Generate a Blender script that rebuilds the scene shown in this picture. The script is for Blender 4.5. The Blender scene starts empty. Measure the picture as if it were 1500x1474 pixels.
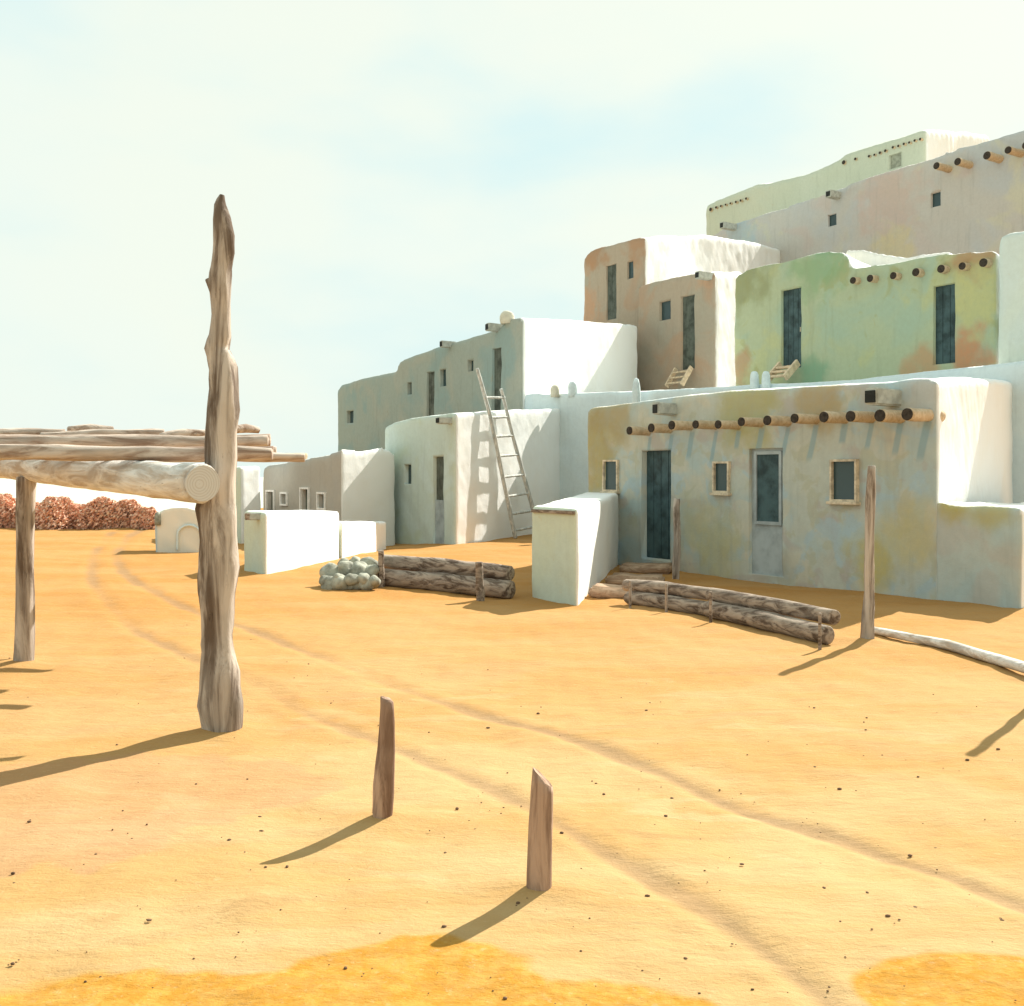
import bpy, bmesh, math, random
import numpy as np
from mathutils import Vector, Matrix, noise as mnoise
random.seed(7); rng = np.random.default_rng(7)
S = bpy.context.scene; COL = S.collection

# ---------------- camera ----------------
EYE, F, CX, HY = 1.6, 1500.0, 750.0, 697.0
cam = bpy.data.objects.new('camera', bpy.data.cameras.new('camera')); COL.objects.link(cam)
cam.location = (0, 0, EYE); cam.rotation_euler = (math.pi/2, 0, 0)
cam.data.sensor_width = 36; cam.data.lens = 36*F/1500; cam.data.shift_y = -(737-HY)/1500
cam.data.clip_end = 60000; cam.data.clip_start = .05
S.camera = cam
S.view_settings.view_transform = 'Standard'; S.view_settings.look = 'None'
S.view_settings.exposure = 1.12; S.view_settings.gamma = 1
# ---------------- light ----------------
SUN_AZ, SUN_EL = math.radians(51), math.radians(40)     # azimuth from +X towards +Y
sd = Vector((math.cos(SUN_AZ)*math.cos(SUN_EL), math.sin(SUN_AZ)*math.cos(SUN_EL), math.sin(SUN_EL)))
sun = bpy.data.objects.new('sun', bpy.data.lights.new('sun', 'SUN')); COL.objects.link(sun)
sun.data.energy = 4.3; sun.data.angle = math.radians(.5); sun.data.color = (1, .95, .86)
sun.rotation_euler = sd.to_track_quat('Z', 'Y').to_euler()
W = bpy.data.worlds.new('World'); S.world = W; W.use_nodes = True
nt = W.node_tree; N = nt.nodes; L = nt.links; bg = N['Background']
sky = N.new('ShaderNodeTexSky'); sky.sky_type = 'NISHITA'; sky.sun_disc = False
sky.sun_elevation = SUN_EL; sky.sun_rotation = math.pi/2 - SUN_AZ
sky.air_density = 1.0; sky.dust_density = 3.0; sky.ozone_density = 1.0
tc = N.new('ShaderNodeTexCoord'); mp = N.new('ShaderNodeMapping'); mp.inputs['Scale'].default_value = (1.3, 1.3, 3.2)
mp.inputs['Rotation'].default_value = (0, math.radians(24), .4)
L.new(tc.outputs['Generated'], mp.inputs['Vector'])
nz = N.new('ShaderNodeTexNoise'); nz.inputs['Scale'].default_value = 1.9; nz.inputs['Detail'].default_value = 5; nz.inputs['Roughness'].default_value = .45
L.new(mp.outputs['Vector'], nz.inputs['Vector'])
cr = N.new('ShaderNodeMapRange'); cr.inputs['From Min'].default_value = .44; cr.inputs['From Max'].default_value = .70; cr.interpolation_type = 'SMOOTHSTEP'
L.new(nz.outputs['Fac'], cr.inputs['Value'])
nz2 = N.new('ShaderNodeTexNoise'); nz2.inputs['Scale'].default_value = 1.5; nz2.inputs['Detail'].default_value = 4
L.new(tc.outputs['Generated'], nz2.inputs['Vector'])
cr2 = N.new('ShaderNodeMapRange'); cr2.inputs['From Min'].default_value = .40; cr2.inputs['From Max'].default_value = .60
L.new(nz2.outputs['Fac'], cr2.inputs['Value'])
def cmix(fac, A, B):
    m = N.new('ShaderNodeMix'); m.data_type = 'RGBA'
    for k, x in (('Factor', fac), ('A', A), ('B', B)):
        if isinstance(x, (tuple, float)): m.inputs[k].default_value = x
        else: L.new(x, m.inputs[k])
    return m.outputs['Result']
veil = cmix(cr2.outputs['Result'], (6.1, 6.95, 6.6, 1), (6.55, 7.0, 6.2, 1))     # thin bright cloud, in sky units
veil = cmix(cr.outputs['Result'], veil, (5.0, 6.55, 6.55, 1))                      # turquoise gaps between the clouds
L.new(cmix(.965, sky.outputs['Color'], veil), bg.inputs['Color']); bg.inputs['Strength'].default_value = .065

# ---------------- helpers ----------------
def a_(px): return (px-CX)/F
def gp(px, py, z=0.0):                     # point of the horizontal plane z seen at a photo pixel
    D = (EYE-z)*F/(py-HY); return Vector((a_(px)*D, D, z))
def at(px, py, D): return Vector((a_(px)*D, D, EYE-(py-HY)/F*D))
UA = Vector((-.6467, 1, 0)).normalized()   # direction the street fronts run in
NA = Vector((-UA.y, UA.x, 0))              # outward normal of the fronts
def onA(px, py, p):
    a = a_(px); D = p/(-NA.x*a - NA.y); return at(px, py, D)
def tag(o, label=None, cat=None, group=None, kind=None):
    if label: o['label'] = label
    if cat: o['category'] = cat
    if group: o['group'] = group
    if kind: o['kind'] = kind
    return o
def link(name, me, mat=None, parent=None, smooth=True):
    o = bpy.data.objects.new(name, me); COL.objects.link(o)
    if mat: me.materials.clear(); me.materials.append(mat)
    if parent:
        o.parent = parent; o.matrix_parent_inverse = Matrix.Translation(-parent.matrix_basis.translation) if parent.type == 'EMPTY' else Matrix()
    if smooth: me.polygons.foreach_set('use_smooth', [True]*len(me.polygons))
    return o
def thing(name, loc, label, cat, group=None):
    o = bpy.data.objects.new(name, None); COL.objects.link(o); o.location = loc; o.empty_display_size = .2
    return tag(o, label, cat, group)
def bm2me(bm, name='m'):
    bmesh.ops.recalc_face_normals(bm, faces=bm.faces[:])
    me = bpy.data.meshes.new(name); bm.to_mesh(me); bm.free(); return me
def obox(bm, c, ux, uy, uz, hx, hy, hz):
    vs = [bm.verts.new(c + ux*(hx*i) + uy*(hy*j) + uz*(hz*k)) for i in (-1, 1) for j in (-1, 1) for k in (-1, 1)]
    for f in ((0,1,3,2),(4,6,7,5),(0,4,5,1),(2,3,7,6),(0,2,6,4),(1,5,7,3)): bm.faces.new([vs[i] for i in f])
    return vs
def box_me(c, ux, uy, uz, hx, hy, hz, bev=.01, jit=0):
    bm = bmesh.new(); obox(bm, c, ux, uy, uz, hx, hy, hz)
    bmesh.ops.recalc_face_normals(bm, faces=bm.faces[:])
    if bev: bmesh.ops.bevel(bm, geom=bm.edges[:], offset=bev, segments=2, affect='EDGES')
    if jit:
        for v in bm.verts: v.co += Vector(mnoise.noise_vector(v.co*3))*jit
    return bm2me(bm)
UZ = Vector((0, 0, 1))
def tube(path, radii, seg=14, wob=.12, wscale=3.0, seed=0, cap=.5, me=True, bm=None):
    """lumpy log along a path; radii per point"""
    own = bm is None
    if own: bm = bmesh.new()
    P = [Vector(p) for p in path]
    # resample
    pts, rs = [], []
    for i in range(len(P)-1):
        Ls = (P[i+1]-P[i]).length; n = max(2, int(Ls/max(.03, radii[i]*.7)))
        n = min(n, 40)
        for k in range(n):
            t = k/n; pts.append(P[i].lerp(P[i+1], t)); rs.append(radii[i]*(1-t)+radii[i+1]*t)
    pts.append(P[-1]); rs.append(radii[-1])
    rings = []
    so = Vector((seed*7.3, seed*3.1, seed*1.7))
    for i, (c, r) in enumerate(zip(pts, rs)):
        d = (pts[min(i+1, len(pts)-1)]-pts[max(i-1, 0)]).normalized()
        u = d.cross(Vector((0, 1, .3)) if abs(d.y) < .8 else UZ).normalized(); v = d.cross(u)
        ring = []
        for k in range(seg):
            an = 2*math.pi*k/seg; dv = u*math.cos(an)+v*math.sin(an)
            q = c+dv*r
            w = 1+wob*mnoise.noise(so+c*wscale+dv*1.3)*2+wob*.5*mnoise.noise(so+c*wscale*4+dv*3)
            ring.append(bm.verts.new(c+dv*r*w))
        rings.append(ring)
    for i in range(len(rings)-1):
        for k in range(seg):
            bm.faces.new((rings[i][k], rings[i][(k+1) % seg], rings[i+1][(k+1) % seg], rings[i+1][k]))
    for ring, s, dd in ((rings[0], -1, pts[0]-pts[1]), (rings[-1], 1, pts[-1]-pts[-2])):
        r0 = rs[0] if s < 0 else rs[-1]; dd = dd.normalized()
        cen = sum((v.co for v in ring), Vector())/seg
        inner = [bm.verts.new(cen+(v.co-cen)*.86+dd*r0*.10*cap*2) for v in ring]
        for k in range(seg):
            bm.faces.new((ring[k], ring[(k+1) % seg], inner[(k+1) % seg], inner[k]))
        cv = bm.verts.new(cen+dd*r0*.12*cap*2)
        for k in range(seg): bm.faces.new((inner[k], inner[(k+1) % seg], cv))
    return bm2me(bm) if own else bm

# ---------------- materials ----------------
def newmat(name):
    m = bpy.data.materials.new(name); m.use_nodes = True
    return m, m.node_tree.nodes, m.node_tree.links, m.node_tree.nodes['Principled BSDF']
def noise_(N, L, vec, scale, detail=4, rough=.55, dist=0, off=0):
    n = N.new('ShaderNodeTexNoise'); n.inputs['Scale'].default_value = scale; n.inputs['Detail'].default_value = detail
    n.inputs['Roughness'].default_value = rough; n.inputs['Distortion'].default_value = dist
    if off:
        ad = N.new('ShaderNodeVectorMath'); ad.operation = 'ADD'; ad.inputs[1].default_value = (off*3.7, off*1.9, off*5.3)
        L.new(vec, ad.inputs[0]); L.new(ad.outputs[0], n.inputs['Vector'])
    else: L.new(vec, n.inputs['Vector'])
    return n.outputs['Fac']
def mr(N, L, v, a, b, c=0., d=1.):
    m = N.new('ShaderNodeMapRange'); m.interpolation_type = 'SMOOTHSTEP'
    for k, x in zip(('From Min', 'From Max', 'To Min', 'To Max'), (a, b, c, d)): m.inputs[k].default_value = x
    L.new(v, m.inputs['Value']); return m.outputs['Result']
def mixc(N, L, f, A, B, mode='MIX'):
    m = N.new('ShaderNodeMix'); m.data_type = 'RGBA'; m.blend_type = mode
    if isinstance(f, float): m.inputs['Factor'].default_value = f
    else: L.new(f, m.inputs['Factor'])
    for k, x in (('A', A), ('B', B)):
        if isinstance(x, tuple): m.inputs[k].default_value = x+(1,)
        else: L.new(x, m.inputs[k])
    return m.outputs['Result']
def bump(N, L, bs, h, strength, dist, prev=None):
    b = N.new('ShaderNodeBump'); b.inputs['Strength'].default_value = strength; b.inputs['Distance'].default_value = dist
    L.new(h, b.inputs['Height'])
    if prev: L.new(prev, b.inputs['Normal'])
    L.new(b.outputs['Normal'], bs.inputs['Normal']); return b.outputs['Normal']
SUNLIT_WHITE = (.87, .875, .85)
def plaster(name, base, blots, scale=.5, seed=1, spots=(), white=SUNLIT_WHITE, fine=9., shade_streaks=()):
    """mottled mud plaster on the fronts, sunlit white painted onto sides and tops (attribute side)"""
    m, N, L, bs = newmat(name); g = N.new('ShaderNodeNewGeometry'); pos = g.outputs['Position']
    c = base
    for i, (col, lo, hi, st) in enumerate(blots):
        f = noise_(N, L, pos, scale*(1+.35*i), 5, .5, .6, seed+i*1.7)
        c = mixc(N, L, mr(N, L, f, lo, hi, 0, st), c, col)
    if spots:
        wn = N.new('ShaderNodeTexNoise'); wn.inputs['Scale'].default_value = 1.6; wn.inputs['Detail'].default_value = 4
        L.new(pos, wn.inputs['Vector'])
        sb = N.new('ShaderNodeVectorMath'); sb.operation = 'SUBTRACT'; sb.inputs[1].default_value = (.5, .5, .5); L.new(wn.outputs['Color'], sb.inputs[0])
        for (P, r, col, st) in spots:
            ml = N.new('ShaderNodeVectorMath'); ml.operation = 'MULTIPLY_ADD'; ml.inputs[1].default_value = (r*1.8,)*3
            L.new(sb.outputs[0], ml.inputs[0]); L.new(pos, ml.inputs[2])
            d = N.new('ShaderNodeVectorMath'); d.operation = 'DISTANCE'; d.inputs[1].default_value = P; L.new(ml.outputs[0], d.inputs[0])
            c = mixc(N, L, mr(N, L, d.outputs['Value'], r*.35, r, st, 0), c, col)
    fn = noise_(N, L, pos, fine, 6, .65)
    c = mixc(N, L, mr(N, L, fn, .3, .7, .0, .22), c, tuple(x*.72 for x in base))
    mp_ = N.new('ShaderNodeMapping'); mp_.inputs['Scale'].default_value = (5, 5, .45); L.new(pos, mp_.inputs['Vector'])
    run = noise_(N, L, mp_.outputs['Vector'], 1, 6, .65, .2, seed+4)
    c = mixc(N, L, mr(N, L, run, .52, .72, 0, .28), c, tuple(x*.62 for x in base))
    chip = noise_(N, L, pos, 3.3, 7, .75, .5, seed+12)
    c = mixc(N, L, mr(N, L, chip, .635, .66, 0, .45), c, (base[0]*.95, base[1]*.80, base[2]*.66))
    # sunlit look of sides and tops, put into their colour as white
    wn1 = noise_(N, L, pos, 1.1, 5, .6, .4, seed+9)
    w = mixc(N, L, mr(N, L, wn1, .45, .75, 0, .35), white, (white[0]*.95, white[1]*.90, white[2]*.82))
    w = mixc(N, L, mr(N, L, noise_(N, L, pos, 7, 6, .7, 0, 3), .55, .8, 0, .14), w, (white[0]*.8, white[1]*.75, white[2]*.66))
    if shade_streaks:
        for k_, (P, wd_, ln_) in enumerate(shade_streaks):
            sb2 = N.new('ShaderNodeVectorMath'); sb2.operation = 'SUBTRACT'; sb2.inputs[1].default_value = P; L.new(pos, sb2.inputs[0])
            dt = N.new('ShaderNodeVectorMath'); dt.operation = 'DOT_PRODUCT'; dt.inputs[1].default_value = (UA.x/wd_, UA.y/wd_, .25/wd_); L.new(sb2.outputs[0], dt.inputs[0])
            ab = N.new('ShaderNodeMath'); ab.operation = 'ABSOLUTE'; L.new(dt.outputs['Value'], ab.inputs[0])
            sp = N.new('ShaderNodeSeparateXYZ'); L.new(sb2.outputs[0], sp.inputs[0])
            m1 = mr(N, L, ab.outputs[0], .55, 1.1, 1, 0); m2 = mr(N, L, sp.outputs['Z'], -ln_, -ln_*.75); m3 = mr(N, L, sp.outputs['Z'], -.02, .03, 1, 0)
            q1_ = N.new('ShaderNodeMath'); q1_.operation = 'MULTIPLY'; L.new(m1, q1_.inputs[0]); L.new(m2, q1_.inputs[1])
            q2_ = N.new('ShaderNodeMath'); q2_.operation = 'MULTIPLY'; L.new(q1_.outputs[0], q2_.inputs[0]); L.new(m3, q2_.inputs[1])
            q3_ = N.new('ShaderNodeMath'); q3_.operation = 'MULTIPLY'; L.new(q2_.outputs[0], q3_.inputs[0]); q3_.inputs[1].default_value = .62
            c = mixc(N, L, q3_.outputs[0], c, (.22, .34, .38))  # viga's cast shadow mixed into the front colour as blue-grey
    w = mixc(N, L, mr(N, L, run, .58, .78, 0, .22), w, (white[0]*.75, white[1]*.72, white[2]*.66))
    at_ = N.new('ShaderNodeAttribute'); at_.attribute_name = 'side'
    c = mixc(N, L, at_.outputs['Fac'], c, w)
    L.new(c, bs.inputs['Base Color']); bs.inputs['Roughness'].default_value = .95
    bs.inputs['Specular IOR Level'].default_value = .15
    b1 = bump(N, L, bs, noise_(N, L, pos, 2.2, 4, .5), .28, .06)
    bump(N, L, bs, noise_(N, L, pos, 26, 5, .7), .4, .009, b1)
    return m
def wood(name, light, dark, along='z', stain=None, sc=1.):
    m, N, L, bs = newmat(name); t = N.new('ShaderNodeTexCoord'); mp = N.new('ShaderNodeMapping')
    s = {'z': (9, 9, 1.1), 'x': (1.1, 9, 9), 'o': (6, 6, 6), 'u': (1, 1, 1)}[along]
    mp.inputs['Scale'].default_value = tuple(k*sc for k in s); g = N.new('ShaderNodeNewGeometry')
    L.new(g.outputs['Position'], mp.inputs['Vector']); v = mp.outputs['Vector']
    if along == 'u':
        cb = N.new('ShaderNodeCombineXYZ')
        for k_, dv in enumerate(((1.0, -1.22, 0), (6.5, 5.3, 0), (0, 0, 9))):
            dt = N.new('ShaderNodeVectorMath'); dt.operation = 'DOT_PRODUCT'; dt.inputs[1].default_value = tuple(q*sc for q in dv); L.new(g.outputs['Position'], dt.inputs[0]); L.new(dt.outputs['Value'], cb.inputs[k_])
        v = cb.outputs[0]
    f = noise_(N, L, v, 1.0, 6, .65, .8); f2 = noise_(N, L, v, 4.5, 4, .7, .3, 2); f3 = noise_(N, L, g.outputs['Position'], 2.2*sc, 3, .5, 0, 5)
    c = mixc(N, L, mr(N, L, f, .36, .62), dark, light)
    c = mixc(N, L, mr(N, L, f3, .5, .7, 0, .55), c, tuple(x*.62 for x in light))
    c = mixc(N, L, mr(N, L, f2, .62, .74, 0, .7), c, tuple(x*.35 for x in dark))
    L.new(c, bs.inputs['Base Color']); bs.inputs['Roughness'].default_value = .9; bs.inputs['Specular IOR Level'].default_value = .2
    b1 = bump(N, L, bs, f, .8, .02/sc); bump(N, L, bs, f2, .7, .006/sc, b1); return m
def simple(name, col, rough=.85, var=.25, sc=6., bmp=.01):
    m, N, L, bs = newmat(name); g = N.new('ShaderNodeNewGeometry'); pos = g.outputs['Position']
    f = noise_(N, L, pos, sc, 5, .6)
    c = mixc(N, L, mr(N, L, f, .35, .7), tuple(min(1, x*(1+var)) for x in col), tuple(x*(1-var) for x in col))
    L.new(c, bs.inputs['Base Color']); bs.inputs['Roughness'].default_value = rough; bs.inputs['Specular IOR Level'].default_value = .2
    if bmp: bump(N, L, bs, noise_(N, L, pos, sc*4, 4, .7), .5, bmp)
    return m
def glass(name, col=(.04, .068, .07), rough=.25):
    m, N, L, bs = newmat(name); bs.inputs['Base Color'].default_value = col+(1,); bs.inputs['Roughness'].default_value = rough
    bs.inputs['Specular IOR Level'].default_value = .35; return m
M_TEAL = simple('teal_door_paint', (.045, .078, .082), .6, .45, 3.5, .004)
M_DKDOOR = simple('dark_weathered_door', (.09, .10, .08), .8, .4, 3, .004)
M_BLUEG = simple('bluegrey_door_paint', (.33, .37, .37), .8, .2, 3, .004)
M_GLASS = glass('window_glass')
M_FRAME = simple('tan_window_frame', (.56, .47, .34), .85, .3, 9, .004)
M_WFRAME = simple('white_window_frame', (.78, .76, .72), .85, .1, 9, .004)
M_VIGA = wood('viga_wood', (.62, .49, .33), (.50, .37, .23), 'o', sc=2)
M_VEND = simple('viga_end_grain', (.045, .036, .028), .95, .35, 20, .01)
M_CANAL = simple('grey_spout_plaster', (.42, .43, .38), .9, .2, 7, .008)
M_MOUTH_SHADE = simple('spout_mouth_shade', (.03, .032, .03), 1, .2, 7, 0)  # shade of the mouth as a dark plate on a solid spout
M_POST = wood('weathered_post_wood', (.52, .45, .38), (.12, .085, .06), 'z')
M_POST2 = wood('red_brown_stake_wood', (.46, .31, .22), (.17, .10, .065), 'z', sc=1.6)
M_BEAM = wood('pale_beam_wood', (.78, .75, .70), (.46, .38, .30), 'u', sc=1.2)
M_RAFT = wood('roof_pole_wood', (.56, .47, .39), (.26, .18, .13), 'x', sc=1.6)
M_CUT = simple('sawn_end_wood', (.55, .53, .50), .9, .12, 9, .006)
_n = M_CUT.node_tree.nodes; _l = M_CUT.node_tree.links; _g = _n.new('ShaderNodeNewGeometry'); _d = _n.new('ShaderNodeVectorMath'); _d.operation = 'DISTANCE'
_d.inputs[1].default_value = tuple(at(290, 709, 6.13)); _l.new(_g.outputs['Position'], _d.inputs[0]); _w = _n.new('ShaderNodeMath'); _w.operation = 'MULTIPLY'; _w.inputs[1].default_value = 420; _l.new(_d.outputs['Value'], _w.inputs[0])
_s = _n.new('ShaderNodeMath'); _s.operation = 'SINE'; _l.new(_w.outputs[0], _s.inputs[0]); _f = mr(_n, _l, _s.outputs[0], -.2, 1, 0, .45)
_c = mixc(_n, _l, _f, (.56, .54, .50), (.40, .35, .29)); _l.new(_c, _n['Principled BSDF'].inputs['Base Color'])
M_LOG = wood('edging_log_wood', (.40, .32, .25), (.10, .068, .048), 'u', sc=1.5)
M_LADDER = wood('bleached_ladder_wood', (.66, .64, .58), (.36, .38, .36), 'z', sc=2)
M_STEP = wood('step_slab', (.52, .37, .25), (.30, .19, .12), 'x', sc=1.4)
M_STONE = simple('grey_green_stone', (.31, .31, .25), .9, .4, 6, .03)
M_PALEW = simple('pale_step_wood', (.66, .52, .36), .85, .2, 8, .005)

# ---------------- ground ----------------
def poly_dist(px, py, poly):
    d = np.full(px.shape, 1e9)
    for (x0, y0), (x1, y1) in zip(poly[:-1], poly[1:]):
        vx, vy = x1-x0, y1-y0; t = np.clip(((px-x0)*vx+(py-y0)*vy)/(vx*vx+vy*vy+1e-9), 0, 1)
        d = np.minimum(d, np.hypot(px-x0-t*vx, py-y0-t*vy))
    return d
def smooth_poly(pts, n=8):
    P = [Vector((p[0], p[1])) for p in pts]; out = []
    for i in range(len(P)-1):
        p0 = P[max(i-1, 0)]; p1 = P[i]; p2 = P[i+1]; p3 = P[min(i+2, len(P)-1)]
        for k in range(n):
            t = k/n
            out.append(tuple(.5*((2*p1)+(-p0+p2)*t+(2*p0-5*p1+4*p2-p3)*t*t+(-p0+3*p1-3*p2+p3)*t**3)))
    out.append(tuple(P[-1])); return out
T1 = [(215,772),(188,785),(172,812),(190,845),(240,878),(290,898),(370,922),(460,957),(560,996),(650,1026),(720,1048),(810,1070),(900,1102),(1000,1147),(1100,1190),(1200,1216),(1270,1241),(1400,1290),(1500,1332),(1700,1420)]
T2 = [(165,778),(142,805),(134,838),(145,870),(180,907),(240,945),(300,972),(380,1002),(440,1036),(500,1061),(560,1086),(620,1110),(700,1145),(800,1200),(860,1243),(950,1292),(1050,1347),(1130,1402),(1200,1452),(1300,1530)]
def ground_line(t): return smooth_poly([tuple(gp(x, y))[:2] for x, y in t], 6)
R1, R2 = ground_line(T1), ground_line(T2)
def sn(x, y, s, seed):
    r = np.random.default_rng(seed); out = 0
    for k in range(7):
        an = r.uniform(0, 6.28); f = s*r.uniform(.6, 1.7); out = out+np.sin((x*math.cos(an)+y*math.sin(an))*f+r.uniform(0, 6.28))
    return out/3.2
def terrain(X, Y):
    X = np.asarray(X, float); Y = np.asarray(Y, float)
    z = .025*sn(X, Y, .9, 1)+.012*sn(X, Y, 2.6, 2)
    z = z*np.clip((np.hypot(X, Y)-.5)/3, .3, 1)
    z = z-.22*np.exp(-(((X+5)/4)**2+((Y-27)/4.5)**2))
    for (u, v_) in ((325, 1068), (36, 975), (560, 1207), (791, 1316), (1270, 942), (990, 849), (1533, 1024)):
        q = gp(u, v_); z = z+.03*np.exp(-((X-q.x)**2+(Y-q.y)**2)/.035)
    r = np.hypot(X, Y); ang = np.arctan2(X, Y)
    edge = 36.5+.5*np.sin(ang*23)+np.clip((ang+.30)/.2, 0, 1)*60
    edge = np.where(np.abs(ang) > 1.7, 60, edge)
    drop = np.clip((r-edge)/14, 0, 1)
    z = z*(1-drop)-40*drop**.75-.25*np.clip((r-edge+2)/2, 0, 1)*(drop < .01)
    return z
def build_ground():
    th = np.concatenate([np.linspace(-math.pi, -.66, 50)[:-1], np.linspace(-.66, .66, 620), np.linspace(.66, math.pi, 50)[1:-1]])
    rr = np.concatenate([np.array([.3, .8, 1.3, 1.7]), np.geomspace(1.95, 34, 520), np.geomspace(34.3, 120, 60)[:], np.geomspace(130, 30000, 24)])
    TH, RR = np.meshgrid(th, rr); X = RR*np.sin(TH); Y = RR*np.cos(TH); Z = terrain(X, Y)
    d1 = poly_dist(X, Y, R1); d2 = poly_dist(X, Y, R2)
    wob = .03*sn(X, Y, 5, 9)
    wd = np.clip(.055+.0035*np.hypot(X, Y), 0, .2)
    k1 = np.exp(-((d1+wob*.6)/wd)**2); k2 = np.exp(-((d2+wob*.6)/wd)**2)
    brk = np.clip(.75+.45*sn(X, Y, 1.2, 12), .35, 1)
    rut = np.clip(k1*brk+k2*brk*.8, 0, 1)
    core = np.exp(-((np.minimum(d1, d2)+.02*sn(X, Y, 3, 77))/(.010+.0022*np.hypot(X, Y)))**2)*np.clip(sn(X, Y, 1.1, 61)*1.6-.3, 0, 1)*(np.hypot(X, Y) < 13)
    lip = np.exp(-((np.minimum(d1, d2)-wd*1.7)/(wd*.7))**2)
    Z = Z-.014*rut+.003*lip+.006*sn(X, Y, 9, 4)+.003*sn(X, Y, 24, 5)*(RR < 15)
    n0, n1 = TH.shape; V = np.stack([X, Y, Z], -1).reshape(-1, 3)
    idx = np.arange(n0*n1).reshape(n0, n1); nx = np.roll(idx, -1, 1)
    Fq = np.stack([idx[:-1], nx[:-1], nx[1:], idx[1:]], -1).reshape(-1, 4)
    cen = len(V); V = np.vstack([V, [[0, 0, 0]]])
    me = bpy.data.meshes.new('ground'); fl = Fq[:, ::-1].tolist()+[[int(cen), int(nx[0, k]), int(idx[0, k])] for k in range(n1)]
    me.from_pydata(V.tolist(), [], fl); me.update()
    def attr(nm, arr):
        a = me.attributes.new(nm, 'FLOAT', 'POINT'); a.data.foreach_set('value', np.append(arr.reshape(-1), 0).astype(np.float32))
    attr('rut', rut); attr('core', core)
    # ochre soil patches (foreground)
    def blob(px, py, rx, ry, sd):
        c = gp(px, py); c2 = gp(px+rx, py); c3 = gp(px, py-ry)
        ax = abs(c2.x-c.x); ay = abs(c3.y-c.y)
        d = np.hypot((X-c.x)/ax, (Y-c.y)/ay)+.16*sn(X, Y, 4, sd)+.09*sn(X, Y, 13, sd+1)+.05*sn(X, Y, 37, sd+2)
        return np.clip((1.03-d)/.11, 0, 1)
    patch = np.maximum.reduce([blob(600, 1450, 200, 62, 21), blob(1440, 1460, 200, 62, 22), blob(880, 1500, 200, 60, 23), blob(200, 1520, 420, 85, 25)])
    attr('patch', patch); attr('wash', np.maximum(blob(110, 1175, 330, 70, 31), blob(360, 1160, 150, 25, 33)*.9))
    far = np.clip((RR-4.5)/10, 0, 1)**.8; attr('far', far); attr('plain', np.clip((RR-48)/30, 0, 1)*(Z < -20))
    g = link('ground', me); tag(g, kind='structure')
    m, N, L, bs = newmat('desert_sand'); ge = N.new('ShaderNodeNewGeometry'); pos = ge.outputs['Position']
    def A(n):
        a = N.new('ShaderNodeAttribute'); a.attribute_name = n; return a.outputs['Fac']
    st = N.new('ShaderNodeMapping'); st.inputs['Scale'].default_value = (.55, 1.25, 1); L.new(pos, st.inputs['Vector']); sv = st.outputs['Vector']
    c = mixc(N, L, mr(N, L, noise_(N, L, sv, .8, 8, .62, .5), .38, .62), (.465, .315, .150), (.43, .260, .100))
    c = mixc(N, L, mr(N, L, noise_(N, L, sv, .9, 5, .5, .6, 4), .55, .72, 0, .55), c, (.45, .26, .145))
    c = mixc(N, L, mr(N, L, noise_(N, L, sv, 1.4, 6, .6, .8, 7), .6, .68, 0, .5), c, (.50, .37, .20))
    c = mixc(N, L, mr(N, L, noise_(N, L, sv, 2.8, 6, .6, 1., 11), .60, .72, 0, .5), c, (.33, .20, .085))
    c = mixc(N, L, mr(N, L, A('wash'), 0, 1, 0, .5), c, (.43, .235, .13))
    c = mixc(N, L, A('far'), c, mixc(N, L, mr(N, L, noise_(N, L, sv, .6, 5, .55, .5, 2), .35, .65), (.40, .195, .055), (.43, .235, .085)))
    pt = mixc(N, L, mr(N, L, noise_(N, L, pos, 14, 6, .7), .4, .62), (.42, .20, .03), (.47, .26, .055))
    c = mixc(N, L, A('patch'), c, pt)
    c = mixc(N, L, mr(N, L, A('rut'), .12, .9, 0, .62), c, (.25, .165, .095))
    c = mixc(N, L, mr(N, L, noise_(N, L, pos, 9, 8, .72, 0, 6), .42, .62, 0, .2), c, (.38, .24, .11))
    c = mixc(N, L, mr(N, L, noise_(N, L, pos, 30, 6, .75, 0, 8), .56, .68, 0, .35), c, (.50, .37, .20))
    c = mixc(N, L, mr(N, L, A('core'), .1, .8, 0, .8), c, (.11, .075, .045))
    c = mixc(N, L, mr(N, L, noise_(N, L, pos, 55, 4, .7, 0, 3), .64, .72, 0, .35), c, (.22, .13, .06))
    c = mixc(N, L, A('plain'), c, (.47, .50, .43))
    L.new(c, bs.inputs['Base Color']); bs.inputs['Roughness'].default_value = 1; bs.inputs['Specular IOR Level'].default_value = .05
    b1 = bump(N, L, bs, noise_(N, L, sv, 5, 8, .68), .5, .06); bump(N, L, bs, noise_(N, L, pos, 60, 5, .75), .5, .008, b1)
    me.materials.append(m); return g
build_ground()
def tz(x, y): return float(terrain(x, y))

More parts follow.
